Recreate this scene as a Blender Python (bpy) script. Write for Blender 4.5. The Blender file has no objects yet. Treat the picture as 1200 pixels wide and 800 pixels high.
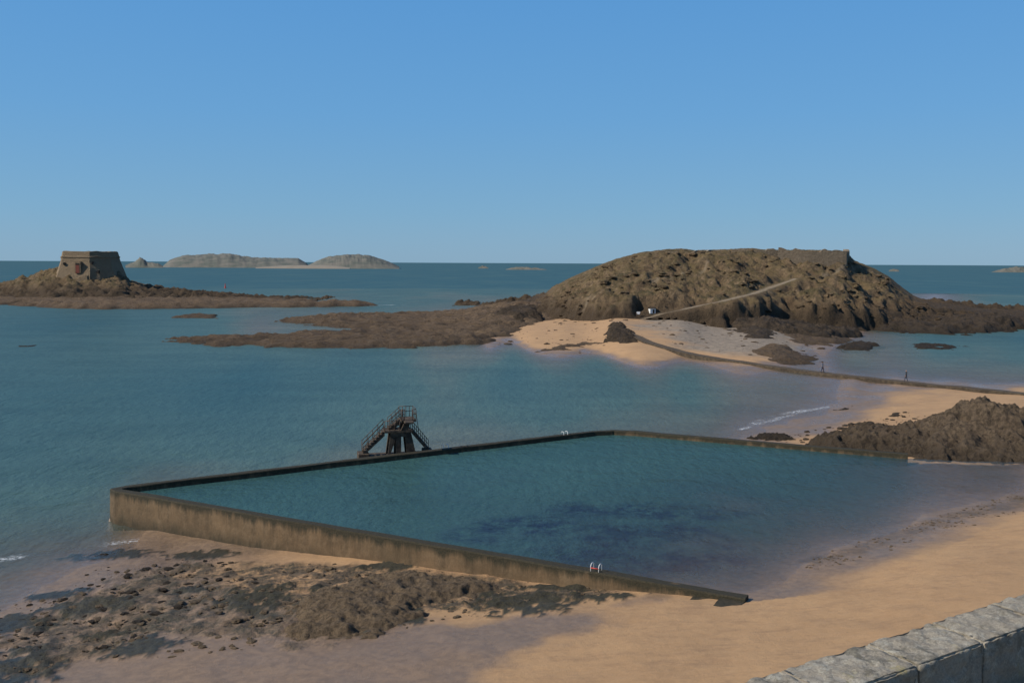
import bpy, bmesh, math, random
import numpy as np
from mathutils import Matrix, Vector
random.seed(4); rng=np.random.default_rng(4)
scene=bpy.context.scene
F=1100.0; CH=18.0
pitch=math.atan(92/F); roll=math.radians(0.27)
# ------------------------------------------------------------ camera
cam=bpy.data.cameras.new("camera"); camo=bpy.data.objects.new("camera",cam); scene.collection.objects.link(camo)
cam.sensor_width=36; cam.lens=F/1200*36; cam.clip_start=0.1; cam.clip_end=100000
M=Matrix.Rotation(math.pi/2-pitch,4,'X')@Matrix.Rotation(roll,4,'Z')
camo.matrix_world=Matrix.Translation((0,0,CH))@M
scene.camera=camo
M3=np.array(M.to_3x3())
def ray(px,py):
    d=M3@np.array([(px-600)/F,-(py-400)/F,-1.0]); return d
def P(px,py,z=0.0):
    d=ray(px,py); t=(z-CH)/d[2]; return np.array([d[0]*t,d[1]*t,z])
def PD(px,py,D):
    d=ray(px,py); t=D/d[1]; return np.array([d[0]*t,D,CH+d[2]*t])
# ------------------------------------------------------------ noise
_perm=np.random.default_rng(11).permutation(256); _perm=np.concatenate([_perm,_perm,_perm])
def perlin(x,y,seed=0):
    x=np.asarray(x,float)+seed*17.13; y=np.asarray(y,float)-seed*9.71
    xi=np.floor(x).astype(int); yi=np.floor(y).astype(int); xf=x-xi; yf=y-yi
    u=xf*xf*xf*(xf*(xf*6-15)+10); v=yf*yf*yf*(yf*(yf*6-15)+10)
    def g(ix,iy,dx,dy):
        h=_perm[_perm[ix&255]+(iy&255)]*(2*math.pi/256); return np.cos(h)*dx+np.sin(h)*dy
    a=g(xi,yi,xf,yf); b=g(xi+1,yi,xf-1,yf); c=g(xi,yi+1,xf,yf-1); d=g(xi+1,yi+1,xf-1,yf-1)
    return ((a*(1-u)+b*u)*(1-v)+(c*(1-u)+d*u)*v)*1.5
def fbm(x,y,o=4,seed=0,gain=.5):
    s=0;a=1;t=0
    for i in range(o):
        s=s+a*perlin(x*2**i,y*2**i,seed+i*3); t+=a; a*=gain
    return s/t
def ridged(x,y,o=4,seed=0):
    s=0;a=1;t=0
    for i in range(o):
        s=s+a*(1-2*np.abs(perlin(x*2**i,y*2**i,seed+i*5))); t+=a; a*=.5
    return s/t
def sm(x): x=np.clip(x,0,1); return x*x*(3-2*x)
def sdist(x,y,poly):
    """signed distance, + inside"""
    x=np.asarray(x);y=np.asarray(y); sh=x.shape; x=x.ravel();y=y.ravel()
    d=np.full(x.shape,1e18); ins=np.zeros(x.shape,bool); n=len(poly)
    for i in range(n):
        ax,ay=poly[i][:2]; bx,by=poly[(i+1)%n][:2]
        ex,ey=bx-ax,by-ay; L=ex*ex+ey*ey+1e-12
        t=np.clip(((x-ax)*ex+(y-ay)*ey)/L,0,1)
        d=np.minimum(d,(x-ax-t*ex)**2+(y-ay-t*ey)**2)
        c=((ay>y)!=(by>y)); xx=ax+(y-ay)*ex/(ey if abs(ey)>1e-12 else 1e-12)
        ins^=(c&(x<xx))
    d=np.sqrt(d); return np.where(ins,d,-d).reshape(sh)
def pdist(x,y,pl,hz=None):
    d=np.full(x.shape,1e18); h=np.zeros(x.shape)
    for i in range(len(pl)-1):
        ax,ay=pl[i][:2]; bx,by=pl[i+1][:2]; ex,ey=bx-ax,by-ay; L=ex*ex+ey*ey+1e-12
        t=np.clip(((x-ax)*ex+(y-ay)*ey)/L,0,1)
        q=(x-ax-t*ex)**2+(y-ay-t*ey)**2
        if hz is not None: h=np.where(q<d,hz[i]+(hz[i+1]-hz[i])*t,h)
        d=np.minimum(d,q)
    return np.sqrt(d) if hz is None else (np.sqrt(d),h)
def PX(pts,z=0.0): return [P(p[0],p[1],z if len(p)<3 else p[2])[:2] for p in pts]
# ------------------------------------------------------------ ground height
ctrl=[(0,830,1.5),(300,830,2.1),(600,830,2.8),(870,830,3.6),(1200,830,4.4),(1500,800,4.6),(-300,830,0.8),
(0,770,0.75),(150,770,1.1),(300,770,1.6),(450,770,1.9),(600,770,2.2),(760,770,2.6),(950,770,3.2),(1200,740,3.7),(1450,720,3.9),
(0,715,0.0),(60,687,0.0),(110,662,0.0),(200,637,0.0),(-150,790,0.0),(-300,700,-1.5),
(60,730,.3),(120,700,.35),(180,670,.35),(240,642,.2),(240,700,.8),(330,690,1.0),(330,652,.45),(400,655,.7),(520,672,1.05),(640,684,1.4),(760,698,1.75),(872,706,2.1),
(500,720,1.6),(640,725,1.9),(780,725,2.2),
(870,697,1.9),(950,660,1.9),(1050,620,1.9),(1120,598,1.9),(1200,572,1.9),(1350,545,1.9),
(1000,720,2.8),(1100,660,2.8),(1200,650,3.1),(1200,605,2.4),(1350,600,2.7),(1050,650,2.3),
(118,622,-.7),(60,640,-.5),(0,660,-.5),(0,610,-1.4),(80,590,-1.6),(-200,600,-2.5),
(200,590,.3),(400,580,.2),(400,620,.4),(600,560,.2),(600,620,.6),(750,640,1.1),(700,670,1.3),(850,620,1.2),(900,580,.9),(800,540,.2),(1000,580,1.3),(1050,555,1.3),(1150,555,1.6),
(0,540,-2.6),(200,540,-2.4),(400,500,-2.8),(0,450,-3.2),(200,450,-3.2),(400,450,-3.2),(600,450,-3),(600,490,-2.4),(700,485,-1.9),(720,460,-2.2),(800,450,-1.6),(780,485,-1.2),(850,460,-.9),(860,485,-.5),(930,460,-.35),
(575,409,0),(700,415,0),(800,423,0),(900,434,0),(985,449,0),(1012,462,0),(975,478,0),(935,492,0),(890,506,.0),(840,512,-.3),
(1100,470,.7),(1200,472,1.0),(1350,475,1.2),(1100,458,.6),(1200,462,.9),(1000,445,.25),(1350,520,1.8),(1100,500,1.2),(1000,500,.6),(1000,520,.9),(1100,530,1.6),(1250,530,2),(1350,500,1.8),
(950,408,0),(972,431,0),(1050,442,0),(1120,447,0),(1200,450,0),(1350,457,0.1),
(1000,420,-1.0),(1100,432,-1.3),(1200,430,-1.9),(1100,400,-2.4),(1200,400,-2.8),(1350,410,-3),
(650,398,1.2),(620,402,.6),(700,395,1.8),(660,382,2.2),(800,398,2.0),(850,408,1.2),(900,400,1.4),(900,385,2.2),(800,383,3.2),(720,378,3.6),(900,420,.6),(960,400,.3),
(500,400,-.8),(400,395,-1),(300,400,-1),(500,375,-1),(600,365,.3),(560,412,-.6),(300,420,-2.6),(450,425,-2.6),(600,425,-1.6),(700,432,-1.5),(100,400,-3),(0,400,-3),(150,370,-2.5),
(700,340,-3),(850,340,-3),(1000,350,-2),(1000,385,.4),(1100,380,-.5),(1200,385,-2),(1350,380,-3),
(0,340,-3),(300,340,-3),(600,335,-3),(0,318,-4),(300,318,-4),(600,318,-4),(900,318,-4),(1200,320,-4),(1400,320,-4),(-200,318,-4),(-200,400,-3.5),(-200,480,-3.5)]
def uv(x,y):
    y=np.maximum(y,22.0); return x/y*11.0, 198.0/y
C=np.array([P(*c) for c in ctrl]); cu,cv=uv(C[:,0],C[:,1])
def K(r2): return 0.5*r2*np.log(r2+1e-9)
n=len(cu); A=np.zeros((n+3,n+3)); r2=(cu[:,None]-cu)**2+(cv[:,None]-cv)**2
A[:n,:n]=K(r2)+np.eye(n)*0.002; A[:n,n]=1;A[:n,n+1]=cu;A[:n,n+2]=cv;A[n:,:n]=A[:n,n:].T
W=np.linalg.solve(A,np.concatenate([C[:,2],[0,0,0]]))
WT=2.3; PW=1.9
cA=P(120,572,WT)[:2]; cB=P(874,700,WT)[:2]; cC=P(715,502,WT)[:2]; cE=P(1064,531,WT)[:2]
poolpoly=[cA,cB]+PX([(1000,690,2.5),(1200,600,2.5),(1400,560,2.5),(1300,536,2.3),(1130,534,2.3)])+[cE,cC]
def G(x,y):
    sh=np.shape(x); x=np.ravel(np.asarray(x,float)); y=np.ravel(np.asarray(y,float)); out=np.empty(x.shape)
    for s in range(0,len(x),60000):
        u,v=uv(x[s:s+60000],y[s:s+60000])
        rr=(u[:,None]-cu)**2+(v[:,None]-cv)**2
        out[s:s+60000]=K(rr)@W[:n]+W[n]+W[n+1]*u+W[n+2]*v
    out=np.clip(out,-4,4.6)
    near=np.clip(1.6-np.hypot(x,y)/130,0,1)
    out+=fbm(x/9,y/9,3,2)*.16*near+fbm(x/1.3,y/1.3,3,5)*.035*near
    m=(np.abs(x)<90)&(y>35)&(y<120)
    idx=np.where(m)[0]
    ins=sdist(x[idx],y[idx],poolpoly)>0.1
    out[idx]=np.where(ins,np.maximum(out[idx],.22),out[idx])
    far=np.hypot(x,y)>650
    out[far]=-4
    return out.reshape(sh)
# ------------------------------------------------------------ mesh helpers
def mesh_np(name,co,faces,mats=(),smooth=True,attrs=None,parent=None):
    me=bpy.data.meshes.new(name); co=np.asarray(co,np.float32); faces=np.asarray(faces,np.int32); k=faces.shape[1]
    me.vertices.add(len(co)); me.vertices.foreach_set('co',co.ravel())
    me.loops.add(faces.size); me.loops.foreach_set('vertex_index',faces.ravel())
    me.polygons.add(len(faces)); me.polygons.foreach_set('loop_start',np.arange(0,faces.size,k,dtype=np.int32))
    me.update(calc_edges=True); me.validate()
    me.polygons.foreach_set('use_smooth',np.full(len(me.polygons),smooth))
    for a,v in (attrs or {}).items():
        at=me.attributes.new(a,'FLOAT','POINT'); at.data.foreach_set('value',np.asarray(v,np.float32).ravel())
    for m in mats: me.materials.append(m)
    o=bpy.data.objects.new(name,me); scene.collection.objects.link(o)
    if parent: o.parent=parent
    return o
def grid(name,X,Y,Z,mats,keep=None,attrs=None,smooth=True):
    nr,nc=X.shape; idx=np.arange(nr*nc).reshape(nr,nc)
    f=np.stack([idx[:-1,:-1],idx[:-1,1:],idx[1:,1:],idx[1:,:-1]],-1).reshape(-1,4)
    if keep is not None:
        k=keep.ravel()[f].any(1); f=f[k]
        used=np.unique(f); remap=np.full(nr*nc,-1); remap[used]=np.arange(len(used)); f=remap[f]
    else: used=np.arange(nr*nc)
    co=np.stack([X.ravel(),Y.ravel(),Z.ravel()],1)[used]
    a={k:np.asarray(v).ravel()[used] for k,v in (attrs or {}).items()}
    p=co[f[0]]; nz=np.cross(p[1]-p[0],p[2]-p[0])[2]
    if nz<0: f=f[:,::-1]
    return mesh_np(name,co,f,mats,smooth,a)
def from_bm(name,bm,mats,parent=None,smooth=False):
    me=bpy.data.meshes.new(name); bmesh.ops.recalc_face_normals(bm,faces=bm.faces); bm.to_mesh(me); bm.free()
    for m in mats: me.materials.append(m)
    if smooth: me.polygons.foreach_set('use_smooth',[True]*len(me.polygons))
    o=bpy.data.objects.new(name,me); scene.collection.objects.link(o)
    if parent: o.parent=parent
    return o
# ------------------------------------------------------------ node helpers
class NT:
    def __init__(s,name):
        s.m=bpy.data.materials.new(name); s.m.use_nodes=True; s.t=s.m.node_tree; s.t.nodes.clear()
        s.out=s.t.nodes.new('ShaderNodeOutputMaterial')
        s.pos=s.t.nodes.new('ShaderNodeNewGeometry')
    def N(s,t,**k):
        nd=s.t.nodes.new(t)
        for a,v in k.items(): setattr(nd,a,v)
        return nd
    def L(s,a,b): s.t.links.new(a,b)
    def noise(s,scale,detail=4,rough=.55,stretch=None,dist=0):
        nd=s.N('ShaderNodeTexNoise'); nd.inputs['Scale'].default_value=scale; nd.inputs['Detail'].default_value=detail
        nd.inputs['Roughness'].default_value=rough; nd.inputs['Distortion'].default_value=dist
        if stretch:
            mp=s.N('ShaderNodeMapping'); mp.inputs['Scale'].default_value=stretch; s.L(s.pos.outputs['Position'],mp.inputs['Vector']); s.L(mp.outputs[0],nd.inputs['Vector'])
        else: s.L(s.pos.outputs['Position'],nd.inputs['Vector'])
        return nd.outputs['Fac']
    def attr(s,a):
        nd=s.N('ShaderNodeAttribute'); nd.attribute_name=a; return nd.outputs['Fac']
    def mr(s,v,a,b,c=0,d=1):
        nd=s.N('ShaderNodeMapRange'); nd.inputs[1].default_value=a; nd.inputs[2].default_value=b; nd.inputs[3].default_value=c; nd.inputs[4].default_value=d
        s.L(v,nd.inputs[0]); return nd.outputs[0]
    def mix(s,f,a,b,mode='MIX'):
        nd=s.N('ShaderNodeMix',data_type='RGBA',blend_type=mode)
        for sock,v in ((nd.inputs[0],f),(nd.inputs[6],a),(nd.inputs[7],b)):
            if isinstance(v,bpy.types.NodeSocket): s.L(v,sock)
            elif isinstance(v,(int,float)): sock.default_value=v
            else: sock.default_value=(*v,1)
        return nd.outputs[2]
    def math(s,op,a,b=0,clamp=False):
        nd=s.N('ShaderNodeMath',operation=op,use_clamp=clamp)
        for i,v in enumerate((a,b)):
            if isinstance(v,bpy.types.NodeSocket): s.L(v,nd.inputs[i])
            else: nd.inputs[i].default_value=v
        return nd.outputs[0]
    def z(s):
        nd=s.N('ShaderNodeSeparateXYZ'); s.L(s.pos.outputs['Position'],nd.inputs[0]); return nd.outputs[2]
    def nz(s):
        nd=s.N('ShaderNodeSeparateXYZ'); s.L(s.pos.outputs['Normal'],nd.inputs[0]); return nd.outputs[2]
    def bump(s,h,strength=.5,dist=.1,normal=None):
        nd=s.N('ShaderNodeBump'); nd.inputs['Strength'].default_value=strength; nd.inputs['Distance'].default_value=dist
        s.L(h,nd.inputs['Height'])
        if normal is not None: s.L(normal,nd.inputs['Normal'])
        return nd.outputs[0]
    def bsdf(s,col,rough=.9,normal=None,spec=.3):
        nd=s.N('ShaderNodeBsdfPrincipled')
        if isinstance(col,bpy.types.NodeSocket): s.L(col,nd.inputs['Base Color'])
        else: nd.inputs['Base Color'].default_value=(*col,1)
        if isinstance(rough,bpy.types.NodeSocket): s.L(rough,nd.inputs['Roughness'])
        else: nd.inputs['Roughness'].default_value=rough
        nd.inputs['Specular IOR Level'].default_value=spec
        if normal is not None: s.L(normal,nd.inputs['Normal'])
        s.L(nd.outputs[0],s.out.inputs[0]); return s.m
def simple(name,c1,c2,scale=3,rough=.85,bumpd=.03,metal=0):
    t=NT(name); nn=t.noise(scale,6); col=t.mix(t.mr(nn,.35,.65),c1,c2)
    return t.bsdf(col,rough,t.bump(t.noise(scale*4,5),.6,bumpd))
# sand
t=NT('sand')
n1=t.noise(.25,4); n2=t.noise(2.5,6,.65); n3=t.noise(25,3,.7)
dry=t.mix(t.mr(n1,.35,.65),(.45,.265,.122),(.375,.218,.100)); dry=t.mix(t.mr(n2,.35,.7,0,.45),dry,(.50,.31,.155))
dry=t.mix(t.mr(t.noise(.9,7,.75,(.6,1.4,1)),.50,.66,0,.6),dry,(.28,.165,.085))
wetc=t.mix(t.mr(n2,.4,.6),(.18,.12,.076),(.25,.165,.10))
wm=t.attr('wet'); col=t.mix(wm,dry,wetc)
rb=t.attr('rubble'); rn=t.noise(3.0,9,.78); rc=t.mix(t.mr(rn,.42,.62),(.028,.022,.012),(.155,.105,.060))
rc=t.mix(t.mr(t.noise(14,4,.8),.35,.7,0,.6),rc,(.09,.063,.038))
rc=t.mix(t.mr(t.noise(.5,6,.7),.48,.60,0,.75),rc,(.028,.028,.012))
col=t.mix(t.math('MULTIPLY',rb,t.mr(t.noise(.8,8,.78),.40,.53),True),col,rc)
gv=t.attr('gravel'); col=t.mix(gv,col,t.mix(t.mr(t.noise(.8,8,.8),.42,.6),(.32,.25,.175),(.15,.115,.08)))
wd=t.attr('weed'); wc=t.mix(t.mr(t.noise(9,5,.7),.4,.65),(.010,.010,.005),(.042,.038,.014)); col=t.mix(wd,col,wc)
col=t.mix(t.mr(n3,.3,.7,0,.22),col,(.12,.085,.05))
rough=t.math('SUBTRACT',.95,t.math('MULTIPLY',wm,t.mr(n1,.35,.6,.35,.68)))
rough=t.math('ADD',rough,t.math('MULTIPLY',rb,.35),True)
hh=t.math('ADD',t.math('MULTIPLY',n2,t.math('ADD',.3,rb)),t.math('MULTIPLY',t.noise(40,3,.7),.12))
M_sand=t.bsdf(col,rough,t.bump(hh,.7,.24),.5)
# rock family
def rock(name,dark,mid,light,s=1.0,grass=None,lowz=1.0,midz=4.0,dk=.85):
    t=NT(name); a=t.noise(.35*s,8,.7); b=t.noise(1.7*s,8,.75); c=t.noise(6*s,5,.7)
    base=t.mix(t.mr(a,.38,.62),mid,light); base=t.mix(t.mr(b,.42,.6,0,dk),base,dark)
    if grass:
        g=t.mix(t.mr(t.noise(1.1*s,8,.8),.42,.58),grass[0],grass[1])
        g=t.mix(t.mr(t.noise(.16*s,8,.75),.47,.57,0,.85),g,grass[2])
        gm=t.math('MULTIPLY',t.mr(t.nz(),.66,.84),t.mr(t.math('ADD',t.z(),t.mr(a,.3,.7,-4,4)),5.5,9))
        gm=t.math('MULTIPLY',gm,t.mr(t.noise(.22,10,.8),.40,.53),True)
        base=t.mix(gm,base,g)
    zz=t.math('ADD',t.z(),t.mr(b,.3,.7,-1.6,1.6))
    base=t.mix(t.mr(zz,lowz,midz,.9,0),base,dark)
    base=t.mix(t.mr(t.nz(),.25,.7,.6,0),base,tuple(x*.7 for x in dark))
    base=t.mix(t.mr(c,.3,.7,.0,.3),base,light)
    if grass:
        pa=t.attr('path'); base=t.mix(pa,base,(.36,.28,.185))
    h=t.math('ADD',t.math('MULTIPLY',b,.8),t.math('MULTIPLY',c,.3))
    return t.bsdf(base,.9,t.bump(h,1.0,.9/s),.25)
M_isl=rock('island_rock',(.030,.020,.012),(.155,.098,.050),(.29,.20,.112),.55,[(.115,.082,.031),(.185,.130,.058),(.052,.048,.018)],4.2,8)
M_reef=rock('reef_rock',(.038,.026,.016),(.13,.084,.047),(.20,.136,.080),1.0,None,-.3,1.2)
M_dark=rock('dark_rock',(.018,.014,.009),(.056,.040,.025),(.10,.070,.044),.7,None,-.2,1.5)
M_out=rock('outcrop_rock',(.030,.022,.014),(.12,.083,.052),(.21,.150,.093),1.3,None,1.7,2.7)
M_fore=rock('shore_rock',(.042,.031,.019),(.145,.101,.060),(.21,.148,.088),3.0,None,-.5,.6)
M_far=simple('distant_land_hazed',(.09,.10,.08),(.165,.15,.12),.03,.95,.5)  # greyish green: aerial haze over the far islands is put into the base colour
M_farsand=simple('distant_sand',(.26,.225,.175),(.22,.185,.14),.02,.95,.1)
# concrete of pool
t=NT('pool_concrete')
zz=t.z(); st=t.noise(1.1,7,.75,(1,1,.14)); bl=t.noise(1.6,8,.72); fine=t.noise(14,5,.8); lg=t.noise(.25,6,.7)
c=t.mix(t.mr(st,.40,.60),(.17,.110,.058),(.088,.059,.032)); c=t.mix(t.mr(bl,.46,.62,0,.55),c,(.205,.14,.08))
c=t.mix(t.mr(lg,.42,.6,0,.5),c,(.08,.055,.03))
c=t.mix(t.mr(fine,.35,.7,0,.3),c,(.05,.038,.02))
c=t.mix(t.mr(t.math('ADD',zz,t.mr(st,.3,.7,-.6,.6)),.1,.9,.9,0),c,(.04,.032,.018))
top=t.mr(t.math('ADD',zz,t.mr(st,.3,.7,-.35,.35)),1.72,2.10,0,1)
tc=t.mix(t.mr(fine,.4,.65),(.018,.018,.010),(.06,.047,.027))
c=t.mix(top,c,tc)
M_conc=t.bsdf(c,.88,t.bump(t.math('ADD',bl,t.math('MULTIPLY',fine,.3)),.6,.1),.3)
M_tower=simple('weathered_concrete',(.03,.023,.017),(.10,.073,.048),2.5,.85,.03)
M_rail=simple('rusty_rail',(.05,.036,.028),(.11,.065,.04),6,.6,.005)
M_white=simple('white_paint',(.75,.75,.72),(.6,.6,.58),8,.4,.002)
M_redp=simple('red_paint',(.5,.06,.04),(.4,.05,.035),8,.4,.002)
# granite
t=NT('granite')
a=t.noise(2.2,6,.7); b=t.noise(11,8,.78); c3=t.noise(60,4,.8)
c=t.mix(t.mr(a,.35,.65),(.33,.285,.215),(.42,.37,.285)); c=t.mix(t.mr(b,.48,.60,0,.6),c,(.20,.17,.125))
c=t.mix(t.mr(t.noise(7,7,.78),.52,.60,0,.75),c,(.50,.465,.37)); c=t.mix(t.mr(t.noise(5,7,.8),.58,.66,0,.65),c,(.36,.30,.11))
c=t.mix(t.mr(t.noise(3,8,.8),.52,.60,0,.75),c,(.11,.10,.07))
c=t.mix(t.mr(c3,.42,.62,0,.5),c,(.12,.10,.075))
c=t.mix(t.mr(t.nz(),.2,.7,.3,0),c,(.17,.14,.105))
M_gran=t.bsdf(c,.9,t.bump(t.math('ADD',t.math('MULTIPLY',b,.8),t.math('MULTIPLY',c3,.35)),.9,.03),.3)
M_mortar=simple('lime_mortar',(.36,.32,.255),(.27,.24,.19),9,.95,.01)
M_fort=rock('fort_stone',(.20,.14,.083),(.33,.24,.145),(.41,.305,.19),.8,None,-20,-10,.5)
M_ruin=rock('ruin_stone',(.14,.105,.07),(.33,.245,.16),(.40,.31,.21),.8,None,-20,-10)
# water
def water(name,deep,mid,shal,k,bscale,bstr,pool=False):
    t=NT(name)
    d=t.attr('depth'); big=t.noise(.018,5,.6,(1,.35,1)); med=t.noise(.10,5,.65,(.4,1,1))
    dd=t.math('ADD',d,t.mr(big,.3,.7,-1.0,1.0) if not pool else t.mr(t.noise(.12,5,.6),.3,.7,-.4,.4))
    r=t.N('ShaderNodeValToRGB'); e=r.color_ramp.elements
    e[0].position=0;e[0].color=(*shal,1); e[1].position=1;e[1].color=(*deep,1)
    x=e.new(.42);x.color=(*mid,1)
    t.L(t.mr(dd,0,4.2 if not pool else 1.6),r.inputs[0]); col=r.outputs[0]
    col=t.mix(t.mr(med,.35,.7,0,.4),col,tuple(v*.6 for v in deep))
    dk=t.math('MULTIPLY',t.attr('dark'),t.mr(t.noise(.8,9,.8),.40,.56),True); col=t.mix(dk,col,(.014,.028,.052))
    al=t.math('SUBTRACT',1,t.math('POWER',2.718,t.math('MULTIPLY',t.math('MAXIMUM',d,0),-k)),True)
    wav=t.noise(bscale,5,.66,(1,.55,1)); wav2=t.noise(bscale*.22,3,.5,(.7,1.3,1))
    h=t.math('ADD',wav,t.math('MULTIPLY',wav2,1.3)); nrm=t.bump(h,bstr,.45)
    df=t.N('ShaderNodeBsdfDiffuse'); t.L(col,df.inputs[0]); t.L(nrm,df.inputs['Normal'])
    tr=t.N('ShaderNodeBsdfTransparent'); m1=t.N('ShaderNodeMixShader'); t.L(al,m1.inputs[0]); t.L(tr.outputs[0],m1.inputs[1]); t.L(df.outputs[0],m1.inputs[2])
    gl=t.N('ShaderNodeBsdfGlossy'); gl.inputs['Roughness'].default_value=.26 if not pool else .14; t.L(nrm,gl.inputs['Normal'])
    fr=t.N('ShaderNodeFresnel'); fr.inputs[0].default_value=1.33; t.L(nrm,fr.inputs['Normal'])
    ff=t.math('MINIMUM',t.math('MULTIPLY',fr.outputs[0],.6),.18)
    m2=t.N('ShaderNodeMixShader'); t.L(ff,m2.inputs[0]); t.L(m1.outputs[0],m2.inputs[1]); t.L(gl.outputs[0],m2.inputs[2])
    fo=t.attr('foam'); fd=t.N('ShaderNodeBsdfDiffuse'); fd.inputs[0].default_value=(.70,.72,.72,1)
    fm=t.math('MULTIPLY',fo,t.mr(t.noise(2.6,8,.8),.48,.60),True)
    m3=t.N('ShaderNodeMixShader'); t.L(fm,m3.inputs[0]); t.L(m2.outputs[0],m3.inputs[1]); t.L(fd.outputs[0],m3.inputs[2])
    t.L(m3.outputs[0],t.out.inputs[0]); return t.m
M_sea=water('sea_water',(.034,.092,.098),(.074,.132,.114),(.18,.175,.13),1.5,.75,.7)
M_pool=water('pool_water',(.044,.104,.100),(.038,.084,.092),(.08,.095,.10),1.6,1.4,.55,True)
# ------------------------------------------------------------ ground + sea sheets
az=np.radians(np.linspace(-54,54,640))
r1=np.exp(np.linspace(math.log(7),math.log(700),920)); r2_=np.exp(np.linspace(math.log(720),math.log(70000),50)); R=np.concatenate([r1,r2_])
RR,AA=np.meshgrid(R,az,indexing='ij'); X=RR*np.sin(AA); Y=RR*np.cos(AA)
Z=G(X,Y)
def blob(px,py,rx,ry,z=1.0):
    c=P(px,py,z); D=c[1]; return c[0],c[1],rx*D/F,ry*D*D/(F*(CH-z))
weeds=[(130,646,45,6,.2),(105,707,50,9,.5),(70,693,30,5,.3),(15,728,45,12,.4),(20,778,48,20,.9),(160,757,42,13,1.1),(300,700,40,12,.9),(300,715,25,6,1),(615,706,60,14,1.6),(482,724,14,13,1.5),(655,690,40,5,1.4),(240,648,34,5,.3),(0,800,50,15,1),(450,664,32,5,.9),(130,742,30,4,.8),(215,690,30,5,.7),(380,690,16,4,1),(700,700,50,4,1.7)]
nearm=RR<110
weed=np.zeros_like(X); xs=X[nearm]; ys=Y[nearm]; wv=np.zeros(xs.shape)
wn=fbm(xs/.9,ys/1.3,6,21,.68)
for b in weeds:
    cx,cy,rx,ry=blob(*b); q=1-((xs-cx)/(rx*1.3))**2-((ys-cy)/(ry*1.4))**2
    wv=np.maximum(wv,sm((q*.7+wn*1.7-.08)/.14)*(q>-.4))
weed[nearm]=wv
pw1=PX([(-80,800),(-80,700),(60,672),(200,638),(330,700),(480,742),(640,728),(760,712),(700,750),(600,800),(540,860),(-80,860)],1.3)
s1=sdist(xs,ys,pw1)+fbm(xs/3,ys/3,4,8)*2.2
wet=np.zeros_like(X); wet[nearm]=sm((s1+.8)/1.8)*.9
isp=sdist(X,Y,poolpoly)
lev=np.where(isp>0,PW,0.0)
wet=np.maximum(wet,sm(1-(Z-lev-.18-fbm(X/6,Y/6,3,31)*.3)/.45))
rub=np.zeros_like(X)
pr=PX([(0,725),(110,665),(220,640),(400,652),(640,682),(730,698),(745,712),(620,728),(520,728),(400,772),(300,765),(200,745),(100,770),(0,800)],1.1)
rub[nearm]=sm((sdist(xs,ys,pr)+fbm(xs/2.5,ys/2.5,5,9,.6)*3+.3)/1.4)
pr2=PX([(930,650),(1010,625),(1080,606),(1200,570),(1300,560),(1300,585),(1200,600),(1130,612),(1040,645),(960,668)],2.1)
rub[nearm]=np.maximum(rub[nearm],.5*sm((sdist(xs,ys,pr2)+fbm(xs/2.5,ys/2.5,4,12)*1.6)/1.2))
Z[nearm]+=rub[nearm]*fbm(xs/1.0,ys/1.0,4,14,.6)*.28*(isp[nearm]<0)+wv*(.06+.08*fbm(xs/.4,ys/.4,2,15))
pg=PX([(735,384),(760,374),(800,370),(900,376),(980,388),(960,408),(880,410),(820,404),(760,396)],2.2)
farm=(RR>150)&(RR<360); grav=np.zeros_like(X); grav[farm]=sm((sdist(X[farm],Y[farm],pg)+fbm(X[farm]/12,Y[farm]/12,4,17)*14+1)/9)
grid('ground',X,Y,Z,[M_sand],attrs=dict(wet=wet,weed=weed,rubble=rub,gravel=grav))
# sea (half resolution)
sl=(slice(None,None,2),slice(None,None,2)); xs2,ys2,zs2=X[sl],Y[sl],Z[sl]; isp2=isp[sl]
foamlines=[(PX([(132,637),(165,632),(205,631),(225,634)]),.6),(PX([(-20,658),(0,655),(22,652)]),.35),
 (PX([(868,503),(905,492),(945,481),(975,476)]),.36),(PX([(880,497),(900,489),(950,478)]),.22),(PX([(440,358),(466,357)]),3)]
foam=np.zeros_like(xs2)
for pl,w in foamlines:
    d=pdist(xs2,ys2,pl)+fbm(xs2/2.5,ys2/2.5,4,41)*w*1.4; foam=np.maximum(foam,sm((w-d)/(w*.9)))
keep=(zs2<.3)&(isp2<2.0)
grid('sea',xs2,ys2,np.zeros_like(xs2),[M_sea],keep,attrs=dict(depth=-zs2,foam=foam,dark=np.zeros_like(xs2)))
# pool water
gx,gy=np.meshgrid(np.arange(-32,75,.25),np.arange(42,110,.25)); gd=sdist(gx,gy,poolpoly); gg=G(gx,gy)
dk=np.zeros_like(gx); nz_=fbm(gx/4.5,gy/4.5,5,51,.62)
for b in [(700,635,200,46,PW),(620,618,120,20,PW),(800,655,100,26,PW),(760,600,160,14,PW),(560,632,80,12,PW)]:
    cx,cy,rx,ry=blob(*b); q=1-((gx-cx)/rx)**2-((gy-cy)/ry)**2; dk=np.maximum(dk,sm((q*.9+nz_*1.1+.0)/1.0)*(q>-.6))
grid('pool_water',gx,gy,np.full_like(gx,PW),[M_pool],(gd>.40)&(gg<PW+.15),attrs=dict(depth=PW-gg,foam=np.zeros_like(gx),dark=dk))
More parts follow.
